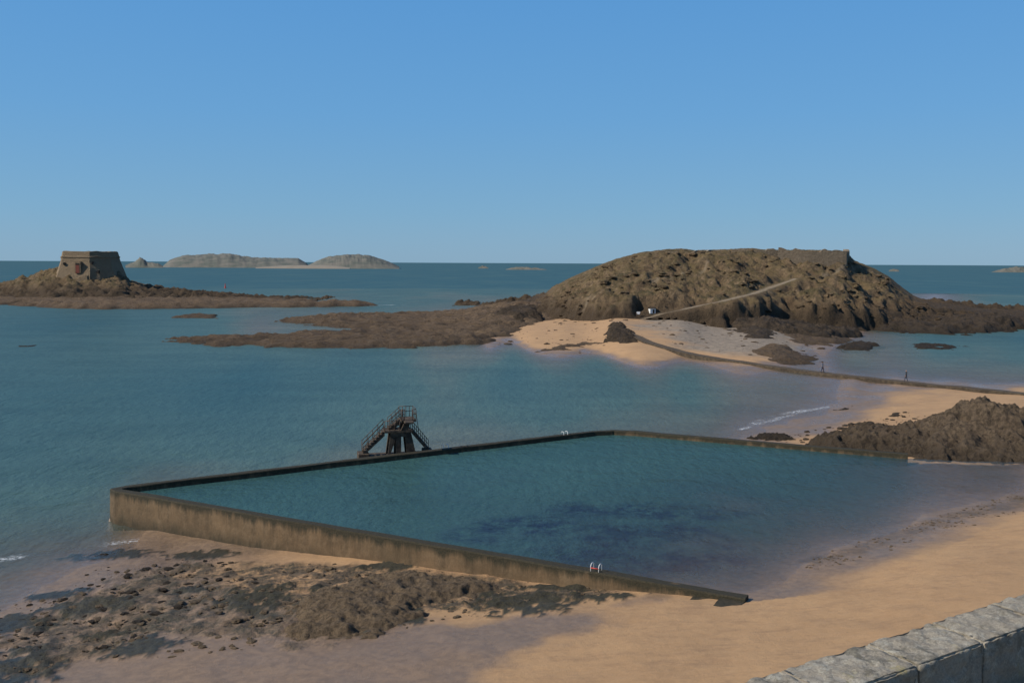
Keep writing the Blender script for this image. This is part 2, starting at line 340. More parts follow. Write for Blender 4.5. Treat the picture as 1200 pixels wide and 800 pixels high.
# ------------------------------------------------------------ pool walls
def resample(pts,step):
    pts=np.array(pts); out=[pts[0]]
    for a,b in zip(pts[:-1],pts[1:]):
        L=np.linalg.norm(b-a); k=max(1,int(L/step))
        for i in range(1,k+1): out.append(a+(b-a)*i/k)
    return np.array(out)
def strip(name,line,prof,mats,jit=.03,seed=0,closed_prof=True,parent=None,zfun=None):
    line=np.array(line); T=np.gradient(line,axis=0); T/=np.linalg.norm(T,axis=1)[:,None]; Nn=np.stack([-T[:,1],T[:,0]],1)
    s=np.concatenate([[0],np.cumsum(np.linalg.norm(np.diff(line,axis=0),axis=1))])
    co=[];m=len(prof)
    for j,(o,z) in enumerate(prof):
        jo=fbm(s/6,np.full_like(s,seed+.37+.25*j),3,seed)*jit*2; jz=fbm(s/4,np.full_like(s,seed+9.3+.1*j),4,seed+2)*jit
        q=line+Nn*(o+jo)[:,None]; base=0 if zfun is None else zfun(line)
        co.append(np.stack([q[:,0],q[:,1],z+jz+base],1))
    co=np.stack(co,1); nl=len(line); idx=np.arange(nl*m).reshape(nl,m)
    f=[]
    for j in range(m if closed_prof else m-1):
        k=(j+1)%m; f.append(np.stack([idx[:-1,j],idx[1:,j],idx[1:,k],idx[:-1,k]],1))
    f=np.concatenate(f)
    bm=bmesh.new(); vs=[bm.verts.new(c) for c in co.reshape(-1,3)]
    for q in f: bm.faces.new([vs[i] for i in q])
    if closed_prof:
        for e in (0,nl-1): bm.faces.new([vs[i] for i in idx[e]])
    return from_bm(name,bm,mats,parent)
prof=[(.0,-1.6),(-.22,-1.6),(-.16,.6),(-.11,WT-.08),(-.06,WT),(.50,WT),(.55,WT-.06),(.57,1.5),(.6,-1.6)]
wl=resample([cE,cC+(cE-cC)*.10,cC+(cE-cC)*.03+(cA-cC)*.012,cC+(cA-cC)*.05,cA+(cC-cA)*.035,cA+(cC-cA)*.008+(cB-cA)*.008,cA+(cB-cA)*.03,cB],.35)
strip('tidal_pool_wall',wl,prof,[M_conc],.05,3)
def box(bm,c,s,rot=0,mi=0):
    r=bmesh.ops.create_cube(bm,size=1.0); vs=r['verts']
    bmesh.ops.scale(bm,vec=s,verts=vs)
    if rot is not None:
        m=rot if isinstance(rot,Matrix) else Matrix.Rotation(rot,4,'Z'); bmesh.ops.transform(bm,matrix=m,verts=vs)
    bmesh.ops.translate(bm,vec=c,verts=vs)
    fs=set(f for v in vs for f in v.link_faces)
    for f in fs: f.material_index=mi
    return vs
dAB=(cB-cA)/np.linalg.norm(cB-cA); nAB=np.array([-dAB[1],dAB[0]])
bm=bmesh.new(); ang=math.atan2(dAB[1],dAB[0])
for i,(s_,w,h) in enumerate([(-.6,1.3,2.16),(-1.9,1.2,2.02)]):
    c=cB+dAB*s_-nAB*(.75 if i==0 else .7); box(bm,(c[0],c[1],h/2-.5),(1.25,w,h+1),ang)
bmesh.ops.bevel(bm,geom=bm.edges[:],offset=.05,segments=2,affect='EDGES')
from_bm('slipway_step',bm,[M_conc])
def tube(bm,pts,r,seg=8,mi=0):
    pts=[Vector(p) for p in pts]; rings=[]
    for i,p in enumerate(pts):
        d=(pts[min(i+1,len(pts)-1)]-pts[max(i-1,0)]).normalized(); q=d.to_track_quat('Z','Y')
        rings.append([bm.verts.new(p+q@Vector((math.cos(a)*r,math.sin(a)*r,0))) for a in [2*math.pi*k/seg for k in range(seg)]])
    for a,b in zip(rings[:-1],rings[1:]):
        for k in range(seg):
            f=bm.faces.new([a[k],a[(k+1)%seg],b[(k+1)%seg],b[k]]); f.material_index=mi; f.smooth=True
    bm.faces.new(rings[0][::-1]).material_index=mi; bm.faces.new(rings[-1]).material_index=mi
def ladder(px,py,tang,inn,red=False,h=.6):
    c=P(px,py,WT); T=Vector((*tang,0)).normalized(); I=Vector((*inn,0)).normalized(); c=Vector(c)
    bm=bmesh.new()
    for sgn in (-.22,.22):
        b=c+T*sgn
        arc=[b-I*.02+Vector((0,0,-.05)),b-I*.02+Vector((0,0,h*.7)),b+I*.05+Vector((0,0,h*.92)),b+I*.15+Vector((0,0,h)),b+I*.3+Vector((0,0,h*.97)),b+I*.40+Vector((0,0,h*.75)),b+I*.42+Vector((0,0,-1.6))]
        tube(bm,arc,.022,8,0)
    for k in range(5):
        z=-.1-.32*k; tube(bm,[c-T*.22+I*.42+Vector((0,0,z)),c+T*.22+I*.42+Vector((0,0,z))],.018,6,0)
    if red:
        tube(bm,[c-T*.22-I*.02+Vector((0,0,.2)),c+T*.22-I*.02+Vector((0,0,.2))],.03,6,1)
    from_bm('pool_ladder',bm,[M_white,M_redp])
dAC=(cC-cA)/np.linalg.norm(cC-cA); nAC=np.array([dAC[1],-dAC[0]])
ladder(697,670,dAB,nAB,True,.40); ladder(520,524,dAC,nAC,False,.3); ladder(660,508.5,dAC,nAC,False,.28)
# ------------------------------------------------------------ diving tower
tw=bpy.data.objects.new('diving_tower',None); scene.collection.objects.link(tw)
tp=P(463,531,1.9)
tw.location=(tp[0],tp[1],1.9); tw.rotation_euler=(0,0,math.radians(14))
def ext(bm,poly,y0,y1,mi=0):
    a=[bm.verts.new((p[0],y0,p[1])) for p in poly]; b=[bm.verts.new((p[0],y1,p[1])) for p in poly]
    bm.faces.new(a); bm.faces.new(b[::-1])
    for i in range(len(poly)): bm.faces.new([a[i],a[(i+1)%len(poly)],b[(i+1)%len(poly)],b[i]])
bm=bmesh.new()
for y0,y1 in ((-.85,-.55),(.55,.85)):
    ext(bm,[(-.95,-1.7),(-.45,-1.7),(-.45,.2),(.0,1.55),(.0,1.9),(-.45,1.9)],y0,y1)
    ext(bm,[(1.1,-1.7),(1.65,-1.7),(1.65,.1),(1.25,1.9),(.75,1.9),(.75,1.6)],y0,y1)
    ext(bm,[(-.02,-1.7),(.42,-1.7),(.42,1.55),(-.02,1.55)],y0+.02,y1-.02)
    ext(bm,[(-.44,1.56),(1.24,1.56),(1.24,1.9),(-.44,1.9)],y0-.02,y1+.02)
    ext(bm,[(.35,1.91),(.95,1.91),(1.2,2.75),(.7,2.75)],y0+.03,y1-.03)
from_bm('legs',bm,[M_tower],tw)
bm=bmesh.new()
box(bm,(.2,0,2.0),(2.3,1.9,.16)); box(bm,(1.05,0,2.88),(1.25,1.9,.16)); box(bm,(1.0,-1.35,2.86),(.75,.9,.12))
from_bm('platforms',bm,[M_tower],tw)
bm=bmesh.new()
def stairs(x0,z0,x1,z1,ns,y0,y1):
    for i in range(ns):
        x=x0+(x1-x0)*(i+.5)/ns; z=z0+(z1-z0)*(i+1)/ns
        box(bm,(x,(y0+y1)/2,z-.06),(abs(x1-x0)/ns*1.02,y1-y0,.11+.001*i))
    for y in (y0+.05,y1-.05):
        ext(bm,[(x0,z0-.25),(x0,z0),(x1,z1-.02),(x1,z1-.32)],y-.05,y+.05)
stairs(-2.75,0.3,-.95,2.0,8,-.8,.4); stairs(-.55,2.1,.45,2.9,5,-.3,.75); stairs(2.75,.35,1.4,2.0,8,-.6,.6)
from_bm('stairs',bm,[M_tower],tw)
bm=bmesh.new()
def railing(pts,y,h=.9,posts=4,r=.028):
    P3=[Vector((p[0],y,p[1])) for p in pts]
    for hh in (h,h*.55): tube(bm,[p+Vector((0,0,hh)) for p in P3],r,6)
    for i in range(len(P3)-1):
        for k in range(posts+1):
            q=P3[i].lerp(P3[i+1],k/posts); tube(bm,[q,q+Vector((0,0,h))],r,6)
for y in (-.8,.4): railing([(-2.75,.3),(-.95,2.05)],y,.85)
railing([(-.95,2.08),(.3,2.08)],-.9,.85,3); railing([(-.55,2.1),(.45,2.95)],.75,.85,3); railing([(-.55,2.1),(.45,2.95)],-.3,.85,3)
railing([(.45,2.96),(1.65,2.96)],.9,.9,4); railing([(.45,2.96),(.7,2.96)],-.9,.9,2); railing([(1.35,2.96),(1.65,2.96)],-.9,.9,2)
railing([(2.75,.35),(1.4,2.0)],-.6,.8); railing([(2.75,.35),(1.4,2.0)],.6,.8)
for z in (.45,.9): tube(bm,[(1.65,-.9,2.96+z),(1.65,.9,2.96+z)],.03,6)
tube(bm,[(1.65,-.9,3.86),(1.75,-.9,2.9),(1.9,-.9,2.0)],.03,6)
from_bm('railings',bm,[M_rail],tw)
bm=bmesh.new(); box(bm,(.2,0,-1.05),(4.8,2.4,1.9)); box(bm,(-2.7,-.2,-.2),(.9,1.5,.9)); box(bm,(2.75,0,-.2),(.8,1.4,.95))
bmesh.ops.bevel(bm,geom=bm.edges[:],offset=.05,segments=1,affect='EDGES'); from_bm('footing',bm,[M_tower],tw)
# ------------------------------------------------------------ islands
def hor(px): return 305.3+5.6*px/1200
def crestfield(sil,Dfpts,depth_f,depth_b,S=([0,.08,.2,.5,.8,1],[0,.20,.34,.62,.9,1])):
    sp=np.array(sil,float); fx=np.array(Dfpts,float)
    def H(x,y):
        px=600+F*x/y; py=np.interp(px,sp[:,0],sp[:,1]); Df=np.interp(px,fx[:,0],fx[:,1]); w=np.interp(px,fx[:,0],fx[:,2]) if fx.shape[1]>2 else depth_f
        D=y+fbm(x/22,y/22,4,61)*12*min(1,depth_f/60)+fbm(x/5,y/5,4,67)*3.5*min(1,depth_f/60)
        Dc=Df+w; zc=np.maximum(CH+(hor(px)-py)*Dc/F,-1.5)
        t=(D-Df)/w; s=np.interp(t,S[0],S[1]); tb=(D-Dc)/depth_b
        s=np.where(t>1,1-sm((tb-.45)/.55),s); return zc,s,t
    return H
sil=[(560,372),(600,360),(625,355),(641,349),(652,338),(665,330),(688,319),(710,309),(733,301.5),(752,296.5),(765,296),(780,293.5),(800,293),(812,294.5),(850,293.5),(880,292.5),(900,294),(950,294.5),(988,296),(1000,307),(1022,316),(1040,327),(1058,343),(1070,353),(1095,361),(1130,366),(1200,374),(1240,384)]
HBf=crestfield(sil,[(560,300,40),(640,275,55),(700,246,80),(850,240,88),(1000,256,72),(1060,262,50),(1100,262,45),(1200,262,45)],80,90)
pathpl=[]
def HB(x,y):
    zc,s,t=HBf(x,y); g=np.maximum(G(x,y),-1.2)
    z=g*(1-s)+zc*s
    mid=sm(s/.15)*(1-.85*sm((s-.80)/.2))
    z=z+mid*(ridged(x/17,y/17,5,71)-.35)*3.6+sm(s/.1)*(ridged(x/4.5,y/4.5,5,72)-.3)*(1.9*(1-.65*sm((s-.8)/.2)))
    z=z+mid*np.clip(1-s*1.5,0,1)*(ridged(x/4,y/9,5,75)-.3)*2.6
    z=np.where(s<=.001,g-.8,z)
    for i,(pl,hs) in enumerate(pathpl):
        d,h=pdist(x,y,pl,hs); wgt=1-sm((d-1.0)/3.0); z=z*(1-wgt)+h*wgt
    return z
def HBray(px,py):
    d=ray(px,py)
    ts=np.linspace(200,420,1500)/d[1]; x=d[0]*ts;y=d[1]*ts;z=CH+d[2]*ts
    h=HB(x,y); k=np.argmax(z<h); return np.array([x[k],y[k],h[k]])
paths=[[(752,376),(775,369),(800,363),(822,358),(845,353),(862,349),(880,345),(893,341),(905,337),(918,332),(932,327)],[(685,362),(688,350),(705,342)],[(965,322),(985,316),(1003,312)],[(760,330),(800,320),(830,305)]]
tmp=[]
for p in paths:
    q=[HBray(*v) for v in p]; tmp.append(([v[:2] for v in q],[v[2] for v in q]))
hs=np.array(tmp[0][1]); hs[1:-1]=(hs[:-2]+hs[1:-1]+hs[2:])/3; tmp[0]=(tmp[0][0],list(hs))
pathpl.append(tmp[0])
gx,gy=np.meshgrid(np.arange(-25,240,.6),np.arange(222,470,.6))
hz=HB(gx,gy); _,s_,_=HBf(gx,gy)
pth=np.zeros_like(gx)
for i,(pl,hs) in enumerate(tmp):
    d=pdist(gx,gy,pl)+fbm(gx/3,gy/3,3,81)*.7; pth=np.maximum(pth,sm((1.4 if i==0 else .9)-d)*(.9 if i==0 else .5))
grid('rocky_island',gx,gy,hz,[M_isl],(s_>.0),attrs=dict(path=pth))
def patch(name,poly,z,H,mat,sp,w,amp=1.0,nsc=8,peaks=(),base=None,wob=1.0,seed=0):
    pw=np.array(PX(poly,z)); mn=pw.min(0)-w*.5-2; mx=pw.max(0)+w*.5+2
    gx,gy=np.meshgrid(np.arange(mn[0],mx[0],sp),np.arange(mn[1],mx[1],sp))
    sd=sdist(gx,gy,pw)+fbm(gx/(nsc*1.2),gy/(nsc*1.2),5,seed+3,.6)*w*wob
    b=np.maximum(G(gx,gy),-1.0)
    m=sm(sd/w); top=H*np.ones_like(gx)
    for (qx,qy,qz,a,r) in peaks:
        c=P(qx,qy,qz); top=top+a*np.exp(-((gx-c[0])**2+(gy-c[1])**2)/(r*r))
    zz=b-.35+m*top+sm(sd/(w*.3)+.2)*amp*(ridged(gx/nsc,gy/nsc,6,seed)-.25)+sm(sd/(w*.3)+.2)*amp*.35*(ridged(gx/(nsc*.25),gy/(nsc*.25),4,seed+7)-.3)
    zz=np.where(sd<-w*.25,b-.6,zz)
    return grid(name,gx,gy,zz,[mat],sd>-w*.3)
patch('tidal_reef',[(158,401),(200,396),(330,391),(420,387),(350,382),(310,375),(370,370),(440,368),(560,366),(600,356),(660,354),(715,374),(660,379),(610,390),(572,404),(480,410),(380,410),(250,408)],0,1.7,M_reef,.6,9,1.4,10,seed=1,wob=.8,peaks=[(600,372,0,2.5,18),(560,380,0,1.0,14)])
patch('tidal_reef',[(560,378),(585,366),(640,362),(672,370),(640,381),(600,384)],.5,3.0,M_dark,.6,7,1.8,8,seed=31)
patch('tidal_reef',[(-90,360),(0,358),(60,363),(180,363),(240,362),(330,361),(440,359.5),(452,357),(360,353.5),(250,351),(150,345),(0,341),(-90,341)],0,2.6,M_reef,1.0,14,1.8,16,seed=5,wob=.7)
patch('tidal_reef',[(188,373),(215,367),(265,369),(262,374)],0,1.5,M_reef,.6,5,.8,7,seed=9)
patch('tidal_reef',[(14,405),(50,403.5),(50,406.5),(14,407)],0,1.3,M_dark,.4,1.6,.4,5,seed=10,wob=.2)
patch('tidal_reef',[(1020,378),(1070,370),(1130,372),(1200,376),(1260,381),(1200,389),(1120,393),(1070,391),(1000,386)],0,2.6,M_dark,.6,9,2.0,9,seed=12,peaks=[(1160,384,0,1.5,12)])
patch('tidal_reef',[(1050,402),(1080,400),(1145,406),(1130,411),(1060,410)],0,1.3,M_dark,.4,4,.6,5,seed=13)
patch('tidal_reef',[(975,405),(1000,399),(1040,404),(1030,412),(980,411)],0,1.4,M_dark,.4,4,.6,5,seed=14)
patch('tidal_reef',[(855,388),(880,384),(917,392),(905,399),(870,397)],1.5,.9,M_dark,.4,5,.8,5,seed=15)
patch('tidal_reef',[(870,410),(920,405),(968,418),(950,426),(900,424)],.6,.8,M_reef,.4,5,.7,6,seed=16)
patch('tidal_reef',[(905,392),(960,388),(1010,396),(985,403),(930,402)],.6,.6,M_reef,.4,6,.7,6,seed=26)
patch('tidal_reef',[(612,412),(640,407),(700,403),(712,408),(660,412)],.3,.45,M_reef,.4,5,.6,6,seed=17)
patch('tidal_reef',[(706,400),(712,390),(728,388),(750,400),(745,405)],1.6,.9,M_dark,.3,2.5,.9,3,seed=18)
patch('tidal_reef',[(800,377),(850,372),(960,378),(1020,384),(960,389),(860,383)],2.2,1.6,M_dark,.5,6,1.8,6,seed=19)
patch('rock_outcrop',[(935,511),(955,524),(1060,531),(1090,540),(1200,546),(1330,552),(1330,510),(1200,507),(1120,506),(1050,500),(1000,498),(950,502)],1.6,.9,M_out,.13,3.2,1.3,3.6,seed=22,wob=.55,
      peaks=[(1140,515,1.6,2.3,3.8),(1105,522,1.6,.6,3),(1180,522,1.6,.8,3),(1235,520,1.6,1.2,5),(1010,514,1.6,.3,4)])
patch('rock_outcrop',[(868,512),(885,507),(930,511),(940,519),(900,517)],.2,.5,M_dark,.16,1.6,.5,1.6,seed=23)
patch('rock_outcrop',[(975,478),(1000,472),(1010,476),(990,481)],.3,.4,M_dark,.16,1.4,.3,1.6,seed=24)
patch('rock_outcrop',[(28,671),(36,668),(46,670),(38,673)],0,.55,M_dark,.1,.5,.2,1.0,seed=44,wob=.3)
patch('rock_outcrop',[(52,681),(58,679),(64,681),(58,683)],0,.45,M_dark,.1,.4,.2,1.0,seed=45,wob=.3)
patch('rock_outcrop',[(96,650),(120,643),(165,645),(178,650),(140,654)],.1,.3,M_dark,.1,.9,.3,1.2,seed=46,wob=.6)
patch('rock_outcrop',[(322,705),(350,690),(400,672),(470,664),(560,672),(615,688),(590,700),(520,712),(505,735),(440,758),(360,764),(305,752),(330,725)],1.4,.5,M_fore,.09,1.8,.36,1.8,seed=25,wob=.8,peaks=[(400,720,1.4,.35,2.5),(470,690,1.2,.3,3)])
# ------------------------------------------------------------ small stones on the shore (one object)
ico=bmesh.new(); bmesh.ops.create_icosphere(ico,subdivisions=2,radius=1); iv=np.array([v.co[:] for v in ico.verts]); ifc=np.array([[v.index for v in f.verts] for f in ico.faces]); ico.free()
def stones(name,poly,z,cnt,smin,smax,mat,seed,flat=.5,H=None,ns=2.5,pw_=5):
    r=np.random.default_rng(seed); pw=np.array(PX(poly,z) if H is None else poly); mn=pw.min(0); mx=pw.max(0); pts=[]
    while len(pts)<cnt:
        q=r.uniform(mn,mx,(cnt*4,2)); k=(sdist(q[:,0],q[:,1],pw)>0)&(fbm(q[:,0]/ns,q[:,1]/ns,3,seed)+r.uniform(-.25,.25,len(q))>.05)
        if H is not None: k&=pdist(q[:,0],q[:,1],tmp[0][0])>3.0
        pts+=list(q[k])
    pts=np.array(pts[:cnt]); g=(H or G)(pts[:,0],pts[:,1]); co=[];fa=[]
    for i,(p,gz) in enumerate(zip(pts,g)):
        s=smin+(smax-smin)*r.random()**pw_; v=iv*(1+r.normal(0,.16,(len(iv),1)))*np.array([s*r.uniform(.8,1.5),s*r.uniform(.7,1.2),s*flat*r.uniform(.6,1.3)])
        a=r.uniform(0,6.28); c,sn=math.cos(a),math.sin(a); v=np.stack([v[:,0]*c-v[:,1]*sn,v[:,0]*sn+v[:,1]*c,v[:,2]],1)+[p[0],p[1],gz+s*flat*.1]
        co.append(v); fa.append(ifc+i*len(iv))
    mesh_np(name,np.concatenate(co),np.concatenate(fa),[mat],False)
stones('shore_stones',[(-40,700),(100,660),(220,640),(400,655),(640,685),(740,700),(640,730),(500,745),(300,775),(0,790)],1,1400,.025,.22,M_fore,1,.45)
stones('seaweed_stones',[(-40,715),(60,690),(130,645),(250,645),(330,700),(200,730),(170,770),(-40,800)],.6,420,.04,.26,M_dark,2,.35)
stones('shingle',[(930,655),(1040,620),(1200,572),(1300,560),(1300,590),(1200,604),(1040,648),(960,668)],2.1,1200,.02,.10,M_fore,3)
stones('boulder_scatter',[(560,400),(620,380),(700,378),(900,382),(980,400),(960,420),(860,412),(760,402),(640,408)],1.5,400,.08,.7,M_reef,6,.4)
stones('outcrop_boulders',[(860,512),(930,500),(1060,480),(1200,488),(1200,500),(960,520),(900,522)],1.0,200,.08,.5,M_out,7,.5)
stones('island_boulders',[(8,262),(25,240),(60,240),(105,258),(135,270),(130,300),(100,322),(40,318),(15,295)],0,1100,.15,1.25,M_isl,8,.55,HB,12,3.5)
# ------------------------------------------------------------ causeway
cw=resample(PX([(722,384,3.0),(732,393,2.2),(760,403,1.7),(800,412,1.2),(850,420.5,.85),(910,429,.6),(970,436.5,.55),(1040,444.5,.6),(1100,451,.75),(1200,461,1.05),(1330,474,1.35)]),1.0)
gz_=G(cw[:,0],cw[:,1]); cz=np.maximum(np.convolve(np.pad(gz_,10,mode='edge'),np.ones(21)/21,'valid')+.42,.5)
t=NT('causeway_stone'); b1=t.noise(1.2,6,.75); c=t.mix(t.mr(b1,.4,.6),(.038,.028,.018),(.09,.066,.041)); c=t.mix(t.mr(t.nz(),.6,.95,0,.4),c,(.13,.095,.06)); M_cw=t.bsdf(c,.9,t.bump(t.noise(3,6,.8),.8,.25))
strip('causeway',cw,[(-1.15,-1.8),(-.95,0),(.95,0),(1.15,-1.8)],[M_cw],.10,6,zfun=lambda l:cz)
# ------------------------------------------------------------ ruined fort wall on top of the island
def ruin(name,pts,h,th,mat,seed,vary=.5):
    line=resample([np.array(p[:2]) for p in pts],.8); base=HB(line[:,0],line[:,1])
    ht=h*(.85+vary*fbm(np.arange(len(line))/3.0,np.zeros(len(line))+.4,4,seed))
    tl=np.interp(np.linspace(0,1,len(line)),np.linspace(0,1,len(pts)),[p[2] for p in pts])
    bm=bmesh.new(); T=np.gradient(line,axis=0); T/=np.linalg.norm(T,axis=1)[:,None]; Nn=np.stack([-T[:,1],T[:,0]],1); rings=[]
    for p,nn,b,hh,tt in zip(line,Nn,base,ht,tl):
        zt=tt+hh
        q=[(p[0]+nn[0]*th,p[1]+nn[1]*th,min(b,tt)-2),(p[0]+nn[0]*th*.8,p[1]+nn[1]*th*.8,zt),(p[0]-nn[0]*th*.8,p[1]-nn[1]*th*.8,zt),(p[0]-nn[0]*th,p[1]-nn[1]*th,min(b,tt)-2)]
        rings.append([bm.verts.new(v) for v in q])
    for a,b in zip(rings[:-1],rings[1:]):
        for k in range(3): bm.faces.new([a[k],a[k+1],b[k+1],b[k]])
    bm.faces.new(rings[0]); bm.faces.new(rings[-1]); return from_bm(name,bm,[mat])
rB=HBray(960,307); Dr=rB[1]
ruin('ruined_fort_wall',[PD(912,300.5,Dr-4),PD(945,302,Dr-6),PD(990,303,Dr-7),PD(993,302,Dr+14)],2.8,.8,M_ruin,3,.5)
ruin('ruined_fort_wall',[PD(858,297,Dr+4),PD(890,297,Dr+2),PD(918,298,Dr+2)],1.6,.7,M_ruin,4,.8)
ruin('ruined_fort_wall',[PD(775,299,Dr),PD(800,298,Dr-2),PD(835,297,Dr+2)],1.1,.6,M_ruin,5,.9)
q=HBray(764,366); bm=bmesh.new(); box(bm,(0,0,1.1),(2.2,1.6,2.2)); 
rf=[bm.verts.new(v) for v in [(-1.3,-1,2.2),(1.3,-1,2.2),(1.3,1,2.2),(-1.3,1,2.2),(-1.3,0,2.9),(1.3,0,2.9)]]
for f in [(0,1,5,4),(2,3,4,5),(0,4,3),(1,2,5),(0,3,2,1)]: bm.faces.new([rf[i] for i in f]).material_index=1
box(bm,(.3,-.82,.95),(.7,.06,1.7),0,1)
h=from_bm('stone_hut',bm,[M_white,M_dark]); h.location=(q[0],q[1],q[2]-.3); h.rotation_euler=(0,0,.3); h.scale=(.7,.7,.6)
bm=bmesh.new(); box(bm,(0,0,1.4),(.9,.08,.7)); box(bm,(-.4,-.09,.5),(.1,.1,1.6),0,1); box(bm,(.4,-.09,.5),(.1,.1,1.6),0,1)
q=HBray(748,373); h=from_bm('notice_board',bm,[M_white,M_rail]); h.location=q
# ------------------------------------------------------------ small island with fort
psil=[(-120,338),(0,338),(18,333),(26,328),(34,330),(44,324),(60,320),(80,318),(140,320),(153,334),(180,340),(240,347),(300,352),(340,356)]
HPf=crestfield(psil,[(-120,418,40),(0,415,45),(60,412,45),(150,412,45),(340,408,35)],45,45)
def HP(x,y):
    zc,s,t=HPf(x,y); z=-1.2*(1-s)+zc*s+sm(s/.15)*(ridged(x/12,y/12,5,91)-.35)*3.4+sm(s/.15)*(ridged(x/3.5,y/3.5,3,92)-.3)*1.8
    return np.where(s<=.001,-2,z)
gx,gy=np.meshgrid(np.arange(-330,-90,.9),np.arange(395,530,.9)); _,s_,_=HPf(gx,gy)
grid('fort_island',gx,gy,HP(gx,gy),[M_isl],s_>0,attrs=dict(path=np.zeros_like(gx)))
fort=bpy.data.objects.new('stone_fort',None); scene.collection.objects.link(fort)
fD=452; fc=PD(106,330,fD); sc=fD/F
def zz(py): return PD(106,py,fD)[2]
plan=[(-1,-.35),(-.72,-.95),(.35,-1.0),(.98,-.55),(1.0,.55),(.6,.95),(-.6,.95),(-1,.5)]
def ringp(r,z):
    out=[]
    for i in range(len(plan)):
        a=plan[i];b=plan[(i+1)%len(plan)]
        for k in range(5): out.append(((a[0]+(b[0]-a[0])*k/5)*r,(a[1]+(b[1]-a[1])*k/5)*r*.8,z))
    return out
bm=bmesh.new(); prev=None
lv=[(43,352),(40,338),(36.5,325),(33,314),(30.5,307),(29.6,302.2),(30.3,301.8),(30.3,300.6),(29.3,300.3),(28.3,294.8),(25.5,294.6),(25.6,298)]
for r_,py in lv:
    rg=[bm.verts.new((x+fbm(np.array([x/3+.1]),np.array([y/3+py]),2,3)[0]*.35,y,z+fbm(np.array([x/4+.3]),np.array([y/4+.2]),2,5)[0]*.5)) for x,y,z in ringp(r_*sc,zz(py))]
    n_=len(rg)
    if prev:
        for k in range(n_): bm.faces.new([prev[k],prev[(k+1)%n_],rg[(k+1)%n_],rg[k]])
    prev=rg
bm.faces.new(prev)
o=from_bm('walls',bm,[M_fort],fort)
bm=bmesh.new(); R0=31.5*sc*.8
box(bm,(-.6,-R0-.3,zz(313)),(2.8,2.2,5.2),0,1); box(bm,(-.6,-R0-1.42,zz(314.5)),(1.7,.12,4.2),0,0); box(bm,(-.6,-R0-1.44,zz(309.5)),(1.7,.12,.8),0,2)
for x,py in ((-7.5,309),(5.5,308),(8.3,318)): box(bm,(x,-31*sc*.8+.4,zz(py)),(.8,1.6,1.2),0,2)
M_door=simple('red_door',(.22,.06,.035),(.16,.045,.03),2,.7,.01); M_hole=simple('dark_opening',(.02,.017,.014),(.03,.025,.02),2,.9,.01)
from_bm('entrance',bm,[M_door,M_fort,M_hole],fort)
bm=bmesh.new()
for k in range(12): box(bm,(-3+k*.75,-R0-4.5,zz(331)+k*.32-1.5),(.76,2.2,3.0),0,0)
from_bm('entrance_stair',bm,[M_fort],fort)
fort.location=(fc[0],fc[1],0)
# ------------------------------------------------------------ distant islands
def farisland(name,sil,D,depth,mat,seed):
    pts=np.array(sil,float); xs_=np.linspace(pts[0,0],pts[-1,0],160); ys_=np.interp(xs_,pts[:,0],pts[:,1])
    tt=np.linspace(-1,1,25); X_=[];Y_=[];Z_=[]
    for t_ in tt:
        DD=D+t_*depth; X_.append((xs_-600)/F*DD); Y_.append(np.full_like(xs_,DD))
        zc=CH+(hor(xs_)-ys_)*D/F+fbm(xs_/7+t_*1.3,np.full_like(xs_,seed+t_*3.1),5,seed)*7*np.sin(np.linspace(0,math.pi,160))*(mat is M_far)
        Z_.append(np.maximum(zc,0)*(1-abs(t_)**2.4)-1.5)
    return grid(name,np.array(X_),np.array(Y_),np.array(Z_),[mat])
farisland('distant_island',[(192,311),(200,304),(215,299),(250,297.5),(270,297),(292,301),(325,302),(350,302),(360,308),(362,311)],3000,260,M_far,1)
farisland('distant_island',[(360,311),(370,306),(385,300),(405,298),(430,298.5),(447,303),(460,308),(468,312)],2800,220,M_far,2)
farisland('distant_island',[(148,310),(160,306),(165,301),(169,303),(174,307),(186,308),(192,311)],2600,40,M_far,3)
farisland('distant_beach',[(300,313),(320,311.3),(340,310.4),(370,310.2),(395,311),(410,313)],2560,40,M_farsand,4)
farisland('distant_rock',[(592,315),(605,312.5),(620,313),(640,315)],2500,30,M_far,5)
farisland('distant_rock',[(1160,318),(1175,314),(1190,312.5),(1215,313),(1230,318)],2400,40,M_far,6)
farisland('distant_rock',[(560,313),(566,311.5),(572,313)],3000,20,M_far,7)
farisland('distant_rock',[(1040,316),(1046,314.5),(1052,316)],2500,20,M_far,8)
c=PD(264,336,640); bm=bmesh.new()
bmesh.ops.create_cone(bm,cap_ends=True,segments=16,radius1=1.3,radius2=1.0,depth=1.4); bmesh.ops.create_cone(bm,cap_ends=True,segments=12,radius1=.8,radius2=.25,depth=3.4,matrix=Matrix.Translation((0,0,2.4)))
bmesh.ops.create_cone(bm,cap_ends=True,segments=12,radius1=.5,radius2=.5,depth=.7,matrix=Matrix.Translation((0,0,4.4)))
o=from_bm('channel_buoy',bm,[M_redp]); o.location=(c[0],c[1],.2); o.scale=(.6,.6,.6)
